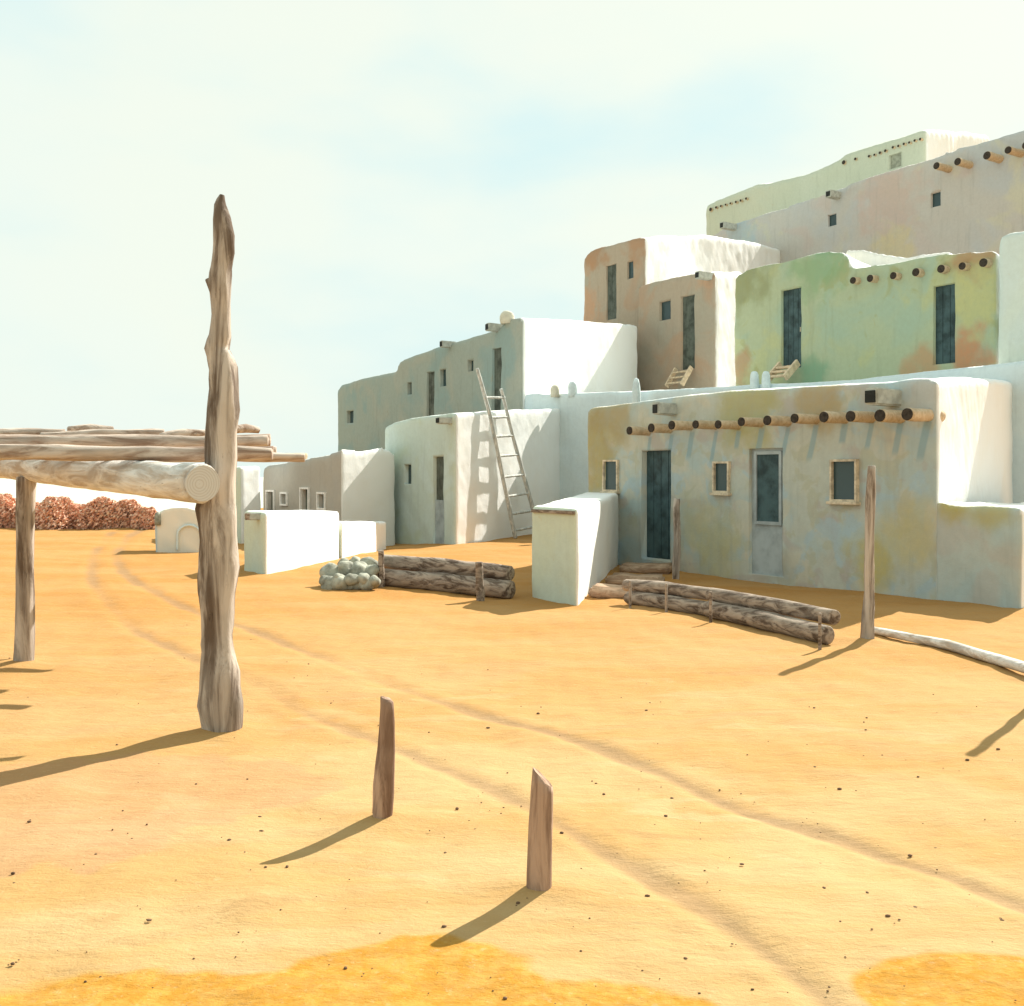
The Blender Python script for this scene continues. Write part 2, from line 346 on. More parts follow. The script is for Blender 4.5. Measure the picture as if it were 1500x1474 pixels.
# ---------------- adobe bodies ----------------
def body(name, A, p, depth, vp, mat, parent, Bz=None, base=-.6, vox=.08, amp=.03, smooth_it=5, openings=(), sidecap=1.0, top_white=True, ua=None):
    """A: outline of the front's top edge as photo pixels on front plane p; the body runs back along the side direction.
    Bz: photo pixels of the side wall's top edge (beyond the corner)."""
    dB = Vector(((vp-CX)/F, 1, 0)).normalized(); nB = Vector((dB.y, -dB.x, 0))
    fr = [onA(x, y, p) for x, y in A]
    cor = fr[-1]; rows = [(0., 0.)]
    if Bz:
        for (x, y) in Bz:
            a = a_(x); t = (a*cor.y-cor.x)/(dB.x-a*dB.y); D = cor.y+t*dB.y
            rows.append((t, EYE-(y-HY)/F*D-cor.z))
    lz = rows[-1][1]
    if rows[-1][0] < depth-.3: rows.append((depth, lz-.15))
    bm = bmesh.new(); G = []
    for (t, dz) in rows: G.append([bm.verts.new((v.x+dB.x*t, v.y+dB.y*t, v.z+dz)) for v in fr])
    Bt = []
    for (t, dz) in rows: Bt.append([bm.verts.new((v.x+dB.x*t, v.y+dB.y*t, base)) for v in fr])
    n = len(fr); r = len(rows)
    for j in range(r-1):
        for i in range(n-1):
            bm.faces.new((G[j][i], G[j][i+1], G[j+1][i+1], G[j+1][i])); bm.faces.new((Bt[j][i], Bt[j+1][i], Bt[j+1][i+1], Bt[j][i+1]))
        bm.faces.new((G[j][-1], Bt[j][-1], Bt[j+1][-1], G[j+1][-1])); bm.faces.new((G[j][0], G[j+1][0], Bt[j+1][0], Bt[j][0]))
    for i in range(n-1):
        bm.faces.new((G[0][i], Bt[0][i], Bt[0][i+1], G[0][i+1])); bm.faces.new((G[-1][i], G[-1][i+1], Bt[-1][i+1], Bt[-1][i]))
    me = bm2me(bm); return finish(name, me, vox, smooth_it, amp, openings, p, nB, mat, parent)
def evald(o):
    dg = bpy.context.evaluated_depsgraph_get(); dg.update(); return bpy.data.meshes.new_from_object(o.evaluated_get(dg))
def finish(name, me, vox, smooth_it, amp, openings, p, nB, mat, parent):
    o = bpy.data.objects.new('tmp', me); COL.objects.link(o)
    md = o.modifiers.new('r', 'REMESH'); md.mode = 'VOXEL'; md.voxel_size = vox
    sm = o.modifiers.new('s', 'SMOOTH'); sm.factor = .5; sm.iterations = smooth_it
    me2 = evald(o); bpy.data.objects.remove(o)
    n = len(me2.vertices); co = np.empty(n*3, np.float32); me2.vertices.foreach_get('co', co); co = co.reshape(-1, 3)
    no = np.empty(n*3, np.float32); me2.vertices.foreach_get('normal', no); no = no.reshape(-1, 3)
    q = lambda s, k: sn(co[:, 0]+co[:, 2]*.7, co[:, 1]-co[:, 2]*.8, s, k)+.6*sn(co[:, 2]*1.1, co[:, 0]+co[:, 1], s, k+40)
    d = amp*(.6*q(1.6, 3)+.3*q(4.5, 5)+.15*q(11, 6)); co = co+no*d[:, None]
    me2.vertices.foreach_set('co', co.reshape(-1)); me2.update()
    if openings:
        bm = bmesh.new()
        for (x0, y0, x1, y1, dp) in openings:
            P0 = onA(x0, y0, p); P1 = onA(x1, y0, p); mid = (P0+P1)/2; D = mid.y
            zt = EYE-(y0-HY)/F*D; zb = EYE-(y1-HY)/F*D; w = (P1-P0).length
            obox(bm, Vector((mid.x, mid.y, (zt+zb)/2)), UA, NA, UZ, w/2, dp, (zt-zb)/2)
        cm = bm2me(bm); c = bpy.data.objects.new('cut', cm); COL.objects.link(c)
        o = bpy.data.objects.new('tmp', me2); COL.objects.link(o)
        b = o.modifiers.new('b', 'BOOLEAN'); b.operation = 'DIFFERENCE'; b.solver = 'EXACT'; b.object = c
        me3 = evald(o); bpy.data.objects.remove(o); bpy.data.objects.remove(c); me2 = me3
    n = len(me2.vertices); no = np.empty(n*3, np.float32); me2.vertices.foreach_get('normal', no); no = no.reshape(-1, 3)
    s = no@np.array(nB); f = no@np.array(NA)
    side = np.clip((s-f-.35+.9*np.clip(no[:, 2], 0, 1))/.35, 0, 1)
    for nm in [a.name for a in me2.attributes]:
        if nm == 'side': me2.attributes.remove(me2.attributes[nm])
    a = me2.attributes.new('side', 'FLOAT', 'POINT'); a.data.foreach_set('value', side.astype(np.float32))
    return link(name, me2, mat, parent)
def apos(x0, y0, x1, y1, p, back=0.):
    P0 = onA(x0, y0, p); P1 = onA(x1, y0, p); mid = (P0+P1)/2; D = mid.y
    zt = EYE-(y0-HY)/F*D; zb = EYE-(y1-HY)/F*D
    return Vector((mid.x, mid.y, (zt+zb)/2))-NA*back, (P1-P0).length, zt-zb
def panel(name, rect, p, back, mat, parent, thick=.03, grow=.02, label=None, jit=.004):
    c, w, h = apos(*rect, p, back); me = box_me(c, UA, NA, UZ, w/2+grow, thick, h/2+grow, .006, jit)
    o = link(name, me, mat, parent, False)
    if label: o['label'] = label
    return o
def door(rect, p, parent, mat, back=.16, label=None, handle=True):
    d = panel('door', rect, p, back, mat, parent, label=label)
    c, w, h = apos(*rect, p, back-.045)
    if handle:
        link('handle', box_me(c+UA*(-w*.36)-UZ*h*.02, UA, NA, UZ, .015, .02, .06, .004), M_FRAME, d, False)
    bm = bmesh.new()                                   # raised planks
    k = max(2, int(w/.16))
    for i in range(k): obox(bm, c+UA*(w*((i+.5)/k-.5)), UA, NA, UZ, w/k/2-.006, .012, h/2-.01)
    me = bm2me(bm); link('planks', me, mat, d, False)
    return d
def framebox(bm, c, w, h, t, dpt):
    for s in (-1, 1):
        obox(bm, c+UA*(s*(w/2-t/2)), UA, NA, UZ, t/2, dpt, h/2)
        obox(bm, c+UZ*(s*(h/2-t/2)), UA, NA, UZ, w/2-t, dpt-.003, t/2)
def window(rect, p, parent, frame=M_FRAME, t=.032, back=.02, proud=.03):
    c, w, h = apos(*rect, p, back-proud); bm = bmesh.new(); framebox(bm, c, w, h, t, .05)
    for v in bm.verts: v.co += Vector(mnoise.noise_vector(v.co*4))*.008
    o = link('window', bm2me(bm), frame, parent, False)
    c2, _, _ = apos(*rect, p, .0)
    link('pane', box_me(c2, UA, NA, UZ, w/2-t*.6, .008, h/2-t*.6, 0), M_GLASS, o, False)
    link('sill', box_me(c-UZ*(h/2+.02)+NA*.02, UA, NA, UZ, w/2+.03, .07, .022, .006, .006), frame, o, False)
    return o
def hole(rect, p, parent, name='window', mat=None):
    return panel(name, rect, p, .14, mat or M_GLASS, parent, thick=.015, grow=.03)
def viga(px, py, p, r, Ln, parent, name='viga'):
    w = onA(px, py, p)
    # place so that the end shows at px,py
    e = at(px, py, w.y-.0); a = a_(px); D = (p+Ln)/(-NA.x*a-NA.y) if False else (p-Ln)/(-NA.x*a-NA.y)
    e = at(px, py, D); s = e-NA*(Ln+.25)
    r = r*random.uniform(.9, 1.1); sd_ = random.random()*50
    o = link(name, tube([s, e], [r, r], 14, .06, 3, sd_, .3), M_VIGA, parent)
    bm = bmesh.new(); bmesh.ops.create_circle(bm, cap_ends=True, segments=16, radius=r*.93)
    q = NA.to_track_quat('Z', 'Y').to_matrix().to_4x4(); ret = bmesh.ops.extrude_face_region(bm, geom=bm.faces[:])
    for v in ret['geom']:
        if isinstance(v, bmesh.types.BMVert): v.co.z += .02
    bmesh.ops.transform(bm, matrix=Matrix.Translation(e+NA*.006)@q, verts=bm.verts)
    link('end_grain', bm2me(bm), M_VEND, o, False); return o
def canale(px, py, p, w, h, Ln, parent):
    a = a_(px); D = (p-Ln)/(-NA.x*a-NA.y); e = at(px, py, D); c = e-NA*(Ln/2+.1)
    o = link('roof_spout', box_me(c, UA, NA, UZ, w/2, Ln/2+.1, h/2, .02, .02), M_CANAL, parent, False)
    link('spout_mouth_stand_in', box_me(e+NA*.004, UA, NA, UZ, w/2*.72, .012, h/2*.72, .004), M_MOUTH_SHADE, o, False); return o
def knob(name, px, pyb, D, wpx, hpx, mat, parent, label=None):
    c = at(px, pyb, D); r = wpx/2*D/F; h = hpx*D/F
    bm = bmesh.new(); prof = [(1, -.3), (1.02, .1), (1, .45), (.9, .75), (.6, .95), (.15, 1.0)]
    rings = []
    for (k, z) in prof:
        rings.append([bm.verts.new(c+Vector((math.cos(t)*k*r, math.sin(t)*k*r, z*h))+Vector(mnoise.noise_vector(c+Vector((math.cos(t), math.sin(t), z*2))))*r*.12) for t in [i*math.pi/8 for i in range(16)]])
    for a, b in zip(rings[:-1], rings[1:]):
        for i in range(16): bm.faces.new((a[i], a[(i+1) % 16], b[(i+1) % 16], b[i]))
    bm.faces.new(rings[-1]); bm.faces.new(rings[0][::-1])
    o = link(name, bm2me(bm), mat, parent)
    if label: o['label'] = label
    return o

# --- colours of the fronts
VX = (923,955,985,1020,1053,1087,1125,1165,1208,1247,1290,1330); VY = (631,627,623,622,622,618,616,613,611,610,609,607)   # beam shadows painted on the wall as slanting bands under each viga
C_F = plaster('front_stain_and_shade_plaster', shade_streaks=[(tuple(onA(x+30, y+10, 11.7)), .05+.01*(k % 3), .30+.09*((k*5) % 4)) for k, (x, y) in enumerate(zip(VX, VY))], base=(.48, .50, .43), blots=[((.40, .49, .48), .45, .60, .85), ((.55, .51, .39), .5, .60, .7), ((.42, .36, .32), .53, .62, .6), ((.38, .49, .53), .54, .62, .7), ((.42, .41, .28), .56, .62, .5)], scale=1.0, seed=2,
    spots=[(onA(875, 660, 11.7), 1.1, (.37, .31, .12), .85), (onA(900, 600, 11.7), .9, (.33, .27, .13), .7), (onA(1090, 588, 11.7), 1.0, (.40, .37, .16), .8), (onA(1205, 585, 11.7), .6, (.40, .30, .15), .8), (onA(1040, 800, 11.7), .9, (.46, .43, .22), .7),
           (onA(1270, 820, 11.7), .55, (.50, .41, .13), .85), (onA(1330, 780, 11.7), .6, (.50, .43, .20), .7), (onA(1360, 590, 11.7), .5, (.50, .52, .50), .9), (onA(1130, 825, 11.7), .5, (.33, .33, .28), .7), (onA(1000, 770, 11.7), .5, (.38, .36, .24), .6)])
C_AN = plaster('annex_plaster', (.48, .52, .47), [((.42, .52, .51), .45, .6, .8), ((.48, .46, .40), .5, .62, .7)], .9, 5, spots=[(onA(1395, 742, 11.7), .35, (.45, .36, .10), .9), (onA(1455, 750, 11.7), .45, (.45, .40, .14), .7)])
C_T = plaster('terrace_plaster', (.64, .72, .72), [((.60, .70, .73), .45, .6, .6)], .6, 3)
C_L = plaster('mint_plaster', (.52, .59, .52), [((.56, .64, .60), .4, .6, .8), ((.50, .55, .42), .5, .66, .8)], .7, 4)
C_G = plaster('sage_grey_plaster', (.33, .365, .315), [((.26, .345, .325), .48, .62, .85), ((.39, .38, .31), .5, .66, .6)], .55, 6)
C_BR = plaster('tan_brown_plaster', (.41, .33, .245), [((.37, .335, .26), .45, .62, .8), ((.44, .29, .19), .52, .66, .8)], .5, 8,
    spots=[(onA(870, 370, 26.5), 1.2, (.38, .20, .10), .8), (onA(940, 350, 26.5), 1.4, (.40, .22, .12), .8), (onA(856, 455, 26.5), 1.2, (.50, .28, .16), .8), (onA(1045, 405, 26.5), .9, (.52, .30, .18), .7)])
C_GR = plaster('green_ochre_plaster', (.42, .48, .32), [((.36, .47, .36), .45, .6, .85), ((.47, .49, .26), .5, .64, .8), ((.34, .34, .14), .6, .68, .6)], .6, 11,
    spots=[(onA(1090, 415, 20.5), 1.1, (.27, .29, .15), .8), (onA(1085, 540, 20.5), .7, (.42, .22, .12), .7), (onA(1345, 535, 20.5), .6, (.50, .30, .16), .8), (onA(1425, 515, 20.5), .75, (.55, .24, .12), .85), (onA(1425, 372, 20.5), .7, (.42, .23, .11), .8), (onA(1200, 385, 20.5), 1.1, (.22, .37, .20), .7), (onA(1190, 550, 20.5), .7, (.20, .37, .24), .8), (onA(1430, 440, 20.5), .9, (.52, .50, .22), .8)])
C_PK = plaster('pink_grey_plaster', (.50, .475, .425), [((.45, .47, .47), .46, .62, .8), ((.52, .44, .39), .54, .66, .7), ((.56, .53, .38), .56, .68, .7)], .3, 13,
    spots=[(onA(1300, 290, 41), 2.6, (.54, .38, .31), .55), (onA(1310, 365, 41), 1.6, (.58, .48, .24), .6), (onA(1080, 340, 41), 1.6, (.36, .46, .50), .7)])
C_TP = plaster('pale_sage_plaster', (.53, .555, .43), [((.57, .59, .47), .45, .6, .7)], .2, 15)
C_MT = plaster('pale_mint_plaster', (.60, .66, .58), [((.56, .64, .62), .45, .6, .6)], .5, 16)
C_M = plaster('warm_grey_plaster', (.42, .39, .335), [((.38, .37, .34), .45, .6, .6)], .5, 17)
C_W = plaster('white_wall_plaster', (.60, .66, .53), [((.56, .64, .56), .45, .6, .6)], .8, 18)
C_OV = plaster('oven_plaster', (.50, .60, .62), [((.46, .58, .62), .45, .6, .6)], .8, 19, white=(.80, .75, .64))  # blue base paints the shade on the left face, cream the lit front
M_DOME = simple('cream_chimney_plaster', (.58, .55, .44), .9, .1, 5, .01)
M_DOMEB = simple('blue_white_pot', (.62, .70, .70), .9, .1, 5, .01)

def house(x, y, p, label, name='adobe_house'):
    c = onA(x, y, p); return thing(name, (c.x, c.y, tz(c.x, c.y)), label, 'house', 'adobe houses of the pueblo')

# front house
PF = 11.7
Fh = house(1200, 850, PF, 'long front adobe house with twelve protruding roof beams and three framed windows')
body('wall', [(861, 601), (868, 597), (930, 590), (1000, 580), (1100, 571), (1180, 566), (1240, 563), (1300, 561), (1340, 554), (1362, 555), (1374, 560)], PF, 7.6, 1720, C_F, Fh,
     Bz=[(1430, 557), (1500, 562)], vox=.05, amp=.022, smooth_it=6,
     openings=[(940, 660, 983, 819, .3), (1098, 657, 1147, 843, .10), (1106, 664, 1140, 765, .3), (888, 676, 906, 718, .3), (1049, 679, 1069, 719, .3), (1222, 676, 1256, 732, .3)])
body('annex', [(1371, 733), (1385, 737), (1410, 741), (1450, 741), (1485, 743), (1498, 745)], PF, 6.0, 1900, C_AN, Fh, vox=.05, amp=.018, openings=())
door((940, 660, 983, 819), PF, Fh, M_TEAL, .17, 'dark teal full height door')
d2 = panel('door', (1098, 657, 1147, 843), PF, .085, M_BLUEG, Fh, label='blue grey door with a tall dark glass upper half')
bm = bmesh.new(); c, w, h = apos(1103, 661, 1143, 769, PF, .04); framebox(bm, c, w, h, .05, .02); link('frame', bm2me(bm), M_BLUEG, d2, False)
link('pane', box_me(apos(1106, 664, 1140, 766, PF, .045)[0], UA, NA, UZ, apos(1106, 664, 1140, 766, PF)[1]/2, .004, apos(1106, 664, 1140, 766, PF)[2]/2, 0), M_TEAL, d2, False)
for r_ in ((886, 674, 908, 720), (1047, 676, 1071, 722), (1219, 673, 1258, 735)): window(r_, PF, Fh)
for x, y in zip((923,955,985,1020,1053,1087,1125,1165,1208,1247,1290,1330), (631,627,623,622,622,618,616,613,611,610,609,607)): viga(x, y, PF, .078, .42, Fh)
canale(960, 599, PF, .17, .2, .42, Fh); canale(1275, 581, PF, .22, .22, .5, Fh)

# terrace storey behind the front house
Th = thing('adobe_house', (3.5, 28.4, 0), 'low blue white terrace storey between the front house and the green house', 'house', 'adobe houses of the pueblo')
PT = 18.3
def prism(pts, tops, base, name, mat, parent, vox=.1, amp=.03, nB=Vector((.857, -.514, 0)), p=0, openings=(), it=4):
    bm = bmesh.new(); T_ = [bm.verts.new((x, y, z)) for (x, y), z in zip(pts, tops)]; B_ = [bm.verts.new((x, y, base)) for x, y in pts]
    n = len(pts); bm.faces.new(T_); bm.faces.new(B_[::-1])
    for i in range(n): bm.faces.new((T_[i], B_[i], B_[(i+1) % n], T_[(i+1) % n]))
    bmesh.ops.triangulate(bm, faces=bm.faces[:])
    return finish(name, bm2me(bm), vox, it, amp, openings, p, nB, mat, parent)
q0 = at(766, 577, 30.9); q1 = onA(935, 573, PT); q2 = onA(1240, 556, PT); q3 = onA(1560, 519, PT); dBt = Vector((.6, 1, 0)).normalized()
prism([(q0.x, q0.y), (q1.x, q1.y), (q2.x, q2.y), (q3.x, q3.y), (q3.x+dBt.x*10, q3.y+dBt.y*10), (q0.x+dBt.x*14, q0.y+dBt.y*14)], [q0.z, q1.z, q2.z, q3.z, q3.z-.1, q0.z-.1], -.5, 'wall', C_T, Th, vox=.09, amp=.02)
knob('chimney', 813, 578, 30.0, 13, 14, M_DOME, Th); knob('chimney', 839, 577, 29.8, 14, 18, M_DOMEB, Th)
knob('chimney', 932, 590, 27.6, 12, 36, M_DOMEB, Th, 'narrow white chimney post')
for x in (1105, 1122): knob('chimney', x, 566, onA(x, 560, PT).y-.1, 13, 22, M_DOMEB, Th)

# ladder house
PL = 12.17
Lh = house(615, 790, PL, 'mint fronted adobe house with the long white wall the ladder leans on')
body('wall', [(562, 626), (575, 619), (600, 613), (630, 609), (667, 605)], PL, 9.0, 1500, C_L, Lh, Bz=[(730, 601), (855, 597)], vox=.07, amp=.02,
     openings=[(592, 681, 602, 709, .25), (635, 669, 650, 800, .25)])
hole((592, 681, 602, 709), PL, Lh)
door((635, 669, 650, 797), PL, Lh, M_DKDOOR, .14, handle=False); panel('door_apron', (635, 734, 650, 797), PL, .08, M_BLUEG, Lh, label='pale lower half of the narrow door')
canale(641, 616, PL, .2, .16, .35, Lh)

# grey two storey house
PG = 17.0
Gh = house(640, 700, PG, 'sage grey two storey adobe house with two tall dark doors, left of the sky')
body('wall', [(494, 572), (499, 564), (540, 552), (579, 544), (584, 530), (600, 522), (640, 509), (690, 494), (733, 480), (740, 468), (765, 465)], PG, 9.0, 1560, C_G, Gh, Bz=[(850, 469), (934, 476)], vox=.09, amp=.025,
     openings=[(509, 602, 518, 620, .3), (597, 560, 603, 578, .3), (625, 545, 636, 630, .3), (645, 541, 654, 566, .3), (686, 528, 694, 544, .3), (721, 510, 734, 612, .3)])
for r_ in ((509, 602, 518, 620), (597, 560, 603, 578), (645, 541, 654, 566), (686, 528, 694, 544)): hole(r_, PG, Gh)
door((625, 545, 636, 630), PG, Gh, M_DKDOOR, .14, handle=False); door((721, 510, 734, 612), PG, Gh, M_DKDOOR, .14, handle=False)
canale(646, 504, PG, .2, .22, .35, Gh); canale(713, 479, PG, .2, .24, .35, Gh)
knob('chimney', 743, 470, 31.6, 21, 14, M_DOME, Gh)

# brown house (high part) and its lower wing
PB = 26.5
Bh = house(905, 500, PB, 'highest tan brown adobe house with rounded shoulder and one narrow door')
body('wall', [(853, 388), (857, 374), (868, 365), (905, 355), (938, 347), (946, 349)], PB, 14, 1750, C_BR, Bh, Bz=[(1030, 346), (1100, 354), (1158, 370)], vox=.12, amp=.04,
     openings=[(888, 388, 902, 468, .35), (918, 383, 927, 408, .35)])
door((888, 388, 902, 468), PB, Bh, M_DKDOOR, .14, handle=False); hole((918, 383, 927, 408), PB, Bh)
Bw = house(995, 500, PB-.4, 'lower tan brown adobe house with one square window beside a narrow door')
body('wall', [(934, 420), (948, 415), (1000, 404), (1040, 397), (1049, 402)], PB-.4, 7, 1650, C_BR, Bw, Bz=[(1090, 402)], vox=.1, amp=.035,
     openings=[(966, 441, 983, 469, .35), (998, 433, 1018, 541, .35)])
hole((966, 441, 983, 469), PB-.4, Bw); door((998, 433, 1018, 541), PB-.4, Bw, M_DKDOOR, .14, handle=False)
canale(1021, 403, PB-.4, .25, .25, .6, Bw)

# green house
PR = 20.5
Rh = house(1260, 500, PR, 'green and ochre mottled adobe house with two teal doors and seven beam ends')
body('wall', [(1075, 412), (1078, 403), (1100, 391), (1160, 379), (1195, 368), (1233, 367), (1243, 376), (1247, 392), (1300, 384), (1380, 371), (1450, 366), (1462, 370)], PR, 6.5, 1900, C_GR, Rh, vox=.08, amp=.03,
     openings=[(1144, 423, 1173, 540, .3), (1367, 417, 1399, 533, .3)])
door((1144, 423, 1173, 540), PR, Rh, M_TEAL, .15); door((1367, 417, 1399, 533), PR, Rh, M_TEAL, .15, handle=False)
for x, y in zip((1250,1275,1309,1342,1379,1410,1441), (411,408,404,399,394,390,385)): viga(x, y, PR, .095, .18, Rh)
wp = thing('roof_wall', onA(1300, 390, 22.0), 'white parapet showing above the green house roof', 'wall')
body('wall', [(1238, 366), (1262, 365), (1285, 371), (1330, 377), (1392, 366)], 23.5, 1.2, 1900, plaster('white_parapet', (.80, .78, .72), [((.82, .78, .66), .45, .6, .5)], .8, 30), wp, base=5.0, vox=.08, amp=.02)
# pink grey storey
PK = 41.0
Kh = house(1300, 420, PK, 'pink and blue grey upper storey with two small square windows, second from the top')
body('wall', [(1020, 352), (1050, 340), (1060, 333), (1130, 308), (1212, 283), (1265, 260), (1345, 236), (1400, 219), (1450, 203), (1500, 188), (1580, 160)], PK, 5.5, 1900, C_PK, Kh, vox=.16, amp=.05,
     openings=[(1213, 314, 1225, 331, .4), (1364, 282, 1378, 303, .4)])
hole((1213, 314, 1225, 331), PK, Kh); hole((1364, 282, 1378, 303), PK, Kh)
canale(1057, 330, PK, .32, .34, 1.0, Kh); canale(1213, 284, PK, .34, .34, .8, Kh)
for x, y in ((1372, 243), (1403, 237), (1446, 228), (1477, 220), (1503, 213)): viga(x, y, PK, .17, .9, Kh)
# top storey
PP = 47.0
Ph = house(1200, 400, PP, 'pale sage topmost storey with rows of tiny beam ends against the sky')
body('wall', [(1033, 301), (1060, 288), (1108, 270), (1130, 268), (1180, 254), (1224, 237), (1242, 224), (1300, 206), (1352, 188), (1358, 190)], PP, 11, 1950, C_TP, Ph, Bz=[(1400, 193), (1450, 199)], vox=.2, amp=.05,
     openings=[(1303, 225, 1320, 246, .4)])
hole((1303, 225, 1320, 246), PP, Ph, mat=simple('grey_shutter', (.30, .31, .24), .9, .2))
for i, (x, y) in enumerate([(1041, 307), (1049, 304), (1056, 302), (1063, 300), (1070, 298), (1078, 296), (1085, 294), (1093, 291), (1236, 238), (1253, 233), (1273, 229), (1281, 227), (1289, 224), (1297, 221), (1308, 216), (1316, 214), (1324, 211), (1332, 209), (1340, 206), (1348, 204)]):
    viga(x, y, PP, .075 if i not in (0, 8) else .12, .12, Ph)
# mint block on the right edge
Mh = house(1520, 480, 19.5, 'pale mint adobe block cut by the right edge, beside the green house')
body('wall', [(1462, 356), (1466, 345), (1476, 339), (1520, 334), (1600, 318)], 19.4, 4, 1950, C_MT, Mh, vox=.08, amp=.02)

# beige house far left of the pueblo
PM = 10.0
Eh = house(440, 760, PM, 'warm grey single storey adobe house with four small white trimmed openings')
body('wall', [(384, 684), (395, 680), (440, 673), (480, 664), (500, 656)], PM, 2.2, 1600, C_M, Eh, Bz=[(530, 659), (562, 654)], vox=.09, amp=.02,
     openings=[(393, 721, 401, 760, .25), (414, 723, 420, 739, .25), (443, 716, 452, 760, .25), (468, 723, 476, 745, .25)])
for r_ in ((393, 721, 401, 760), (443, 716, 452, 760)): panel('door', r_, PM, .12, M_DKDOOR, Eh)
for r_ in ((414, 723, 420, 739), (468, 723, 476, 745)):
    w_ = panel('window', r_, PM, .12, M_GLASS, Eh)
for r_ in ((391, 718, 403, 760), (412, 721, 422, 741), (441, 714, 454, 760), (466, 721, 478, 747)):
    bm = bmesh.new(); c, w, h = apos(*r_, PM, -.02); framebox(bm, c, w, h, .05, .03); link('opening_trim', bm2me(bm), M_WFRAME, Eh, False)
viga(420, 668, PM, .09, .3, Eh)
Nh = house(345, 760, 8.5, 'white walled low house just right of the tall pole, behind the wall')
c0 = gp(352, 795); 
body('wall', [(318, 692), (330, 684), (352, 682)], 8.5, .9, 1500, C_W, Nh, Bz=[(383, 681)], vox=.07, amp=.02)

# white yard walls and the pier
def wedge(name, label, cx_, yb, yt, xl, vps, xr, mat, ytr=None, cat='wall', vox=.045, amp=.015, openings=()):
    """block with its near corner at pixel (cx_, yb), front running left to xl, side running back to xr"""
    c = gp(cx_, yb); zt = EYE-(yt-HY)/F*c.y; dS = Vector(((vps-CX)/F, 1, 0)).normalized()
    a = a_(xl); t = (a*c.y-c.x)/(UA.x-a*UA.y); l = c+UA*t
    a = a_(xr); t2 = (a*c.y-c.x)/(dS.x-a*dS.y); r = c+dS*t2; zr = zt if ytr is None else EYE-(ytr-HY)/F*r.y
    th = thing(name, (c.x, c.y, 0), label, cat)
    pts = [(l.x, l.y), (c.x, c.y), (r.x, r.y), (r.x+UA.x*t, r.y+UA.y*t)]
    prism(pts, [zt, zt, zr, zr], -.5, 'wall' if name != 'adobe_wall' else 'masonry', mat, th, vox, amp, Vector((dS.y, -dS.x, 0)))
    return th, c, l, r, zt
pier, pc, pl, pr, pz = wedge('adobe_wall', 'white plastered pier projecting from the left end of the front house', 846, 884, 745, 779, 1039, 907, C_W, 722)
link('lintel', box_me((pc+pl)/2+UZ*(pz-.06)+NA*.015, UA, NA, UZ, (pc-pl).length*.46, .03, .022, .008, .01), M_LOG, pier, False)
w1, wc, wl, wr, wz = wedge('adobe_wall', 'long white yard wall with a dark spout at its left end', 388, 843, 750, 357, 1027, 497, C_W, 750)
e = at(364, 757, 16.6)
o_ = link('roof_spout', box_me(e+Vector((.14, .1, 0)), Vector((1, .3, 0)).normalized(), Vector((-.3, 1, 0)).normalized(), UZ, .16, .08, .06, .015, .01), M_CANAL, w1, False)
link('spout_mouth_stand_in', box_me(e-Vector((.0, -.05, 0))+Vector((-.02, 0, 0)), Vector((1, .3, 0)).normalized(), Vector((-.3, 1, 0)).normalized(), UZ, .05, .075, .055, .01), M_LOG, o_, False)
wedge('adobe_wall', 'short white yard wall between the long yard wall and the mint house', 500, 817, 764, 489, 960, 566, C_W, 764)
# bread oven
def oven():
    c = gp(262, 806); D = c.y; w = 34*D/F; h = 63*D/F
    th = thing('adobe_oven', c, 'cream rounded adobe bread oven left of the tall pole', 'oven')
    # rounded block: arch profile extruded
    fx = Vector((.97, .24, 0)); fy = Vector((-.24, .97, 0)); bm = bmesh.new(); prof = [(-1, -.3), (-1, .78)]+[(-math.cos(t)*.98, .78+.24*math.sin(t)) for t in [math.pi*k/10 for k in range(1, 10)]]+[(1, .78), (1, -.3)]
    R0 = [bm.verts.new(c+fx*(x*w)+UZ*(z*h)) for x, z in prof]; R1_ = [bm.verts.new(c+fx*(x*w)+UZ*(z*h)+fy*1.1) for x, z in prof]
    n = len(prof); bm.faces.new(R0); bm.faces.new(R1_[::-1])
    for i in range(n): bm.faces.new((R0[i], R1_[i], R1_[(i+1) % n], R0[(i+1) % n]))
    cut = None; me = bm2me(bm)
    b = finish('dome', me, .04, 6, .015, (), 0, Vector((.3, -.95, 0)), C_OV, th)
    # blocked arch mouth: raised rim
    bm = bmesh.new(); o = c+fx*(w*.42)-fy*.02; R = .24*w/.5
    path = [o+fx*(-R)+UZ*0]+[o+fx*(-R*math.cos(t))+UZ*(.32+R*math.sin(t)*.9) for t in [math.pi*k/8 for k in range(0, 9)]]+[o+fx*R]
    tube(path, [.025]*len(path), 8, .1, 3, 1, bm=bm); link('mouth_rim', bm2me(bm), M_DOMEB, th)
    knob('vent', 231, 765, D-.1, 9, 15, M_STONE, th)
oven()

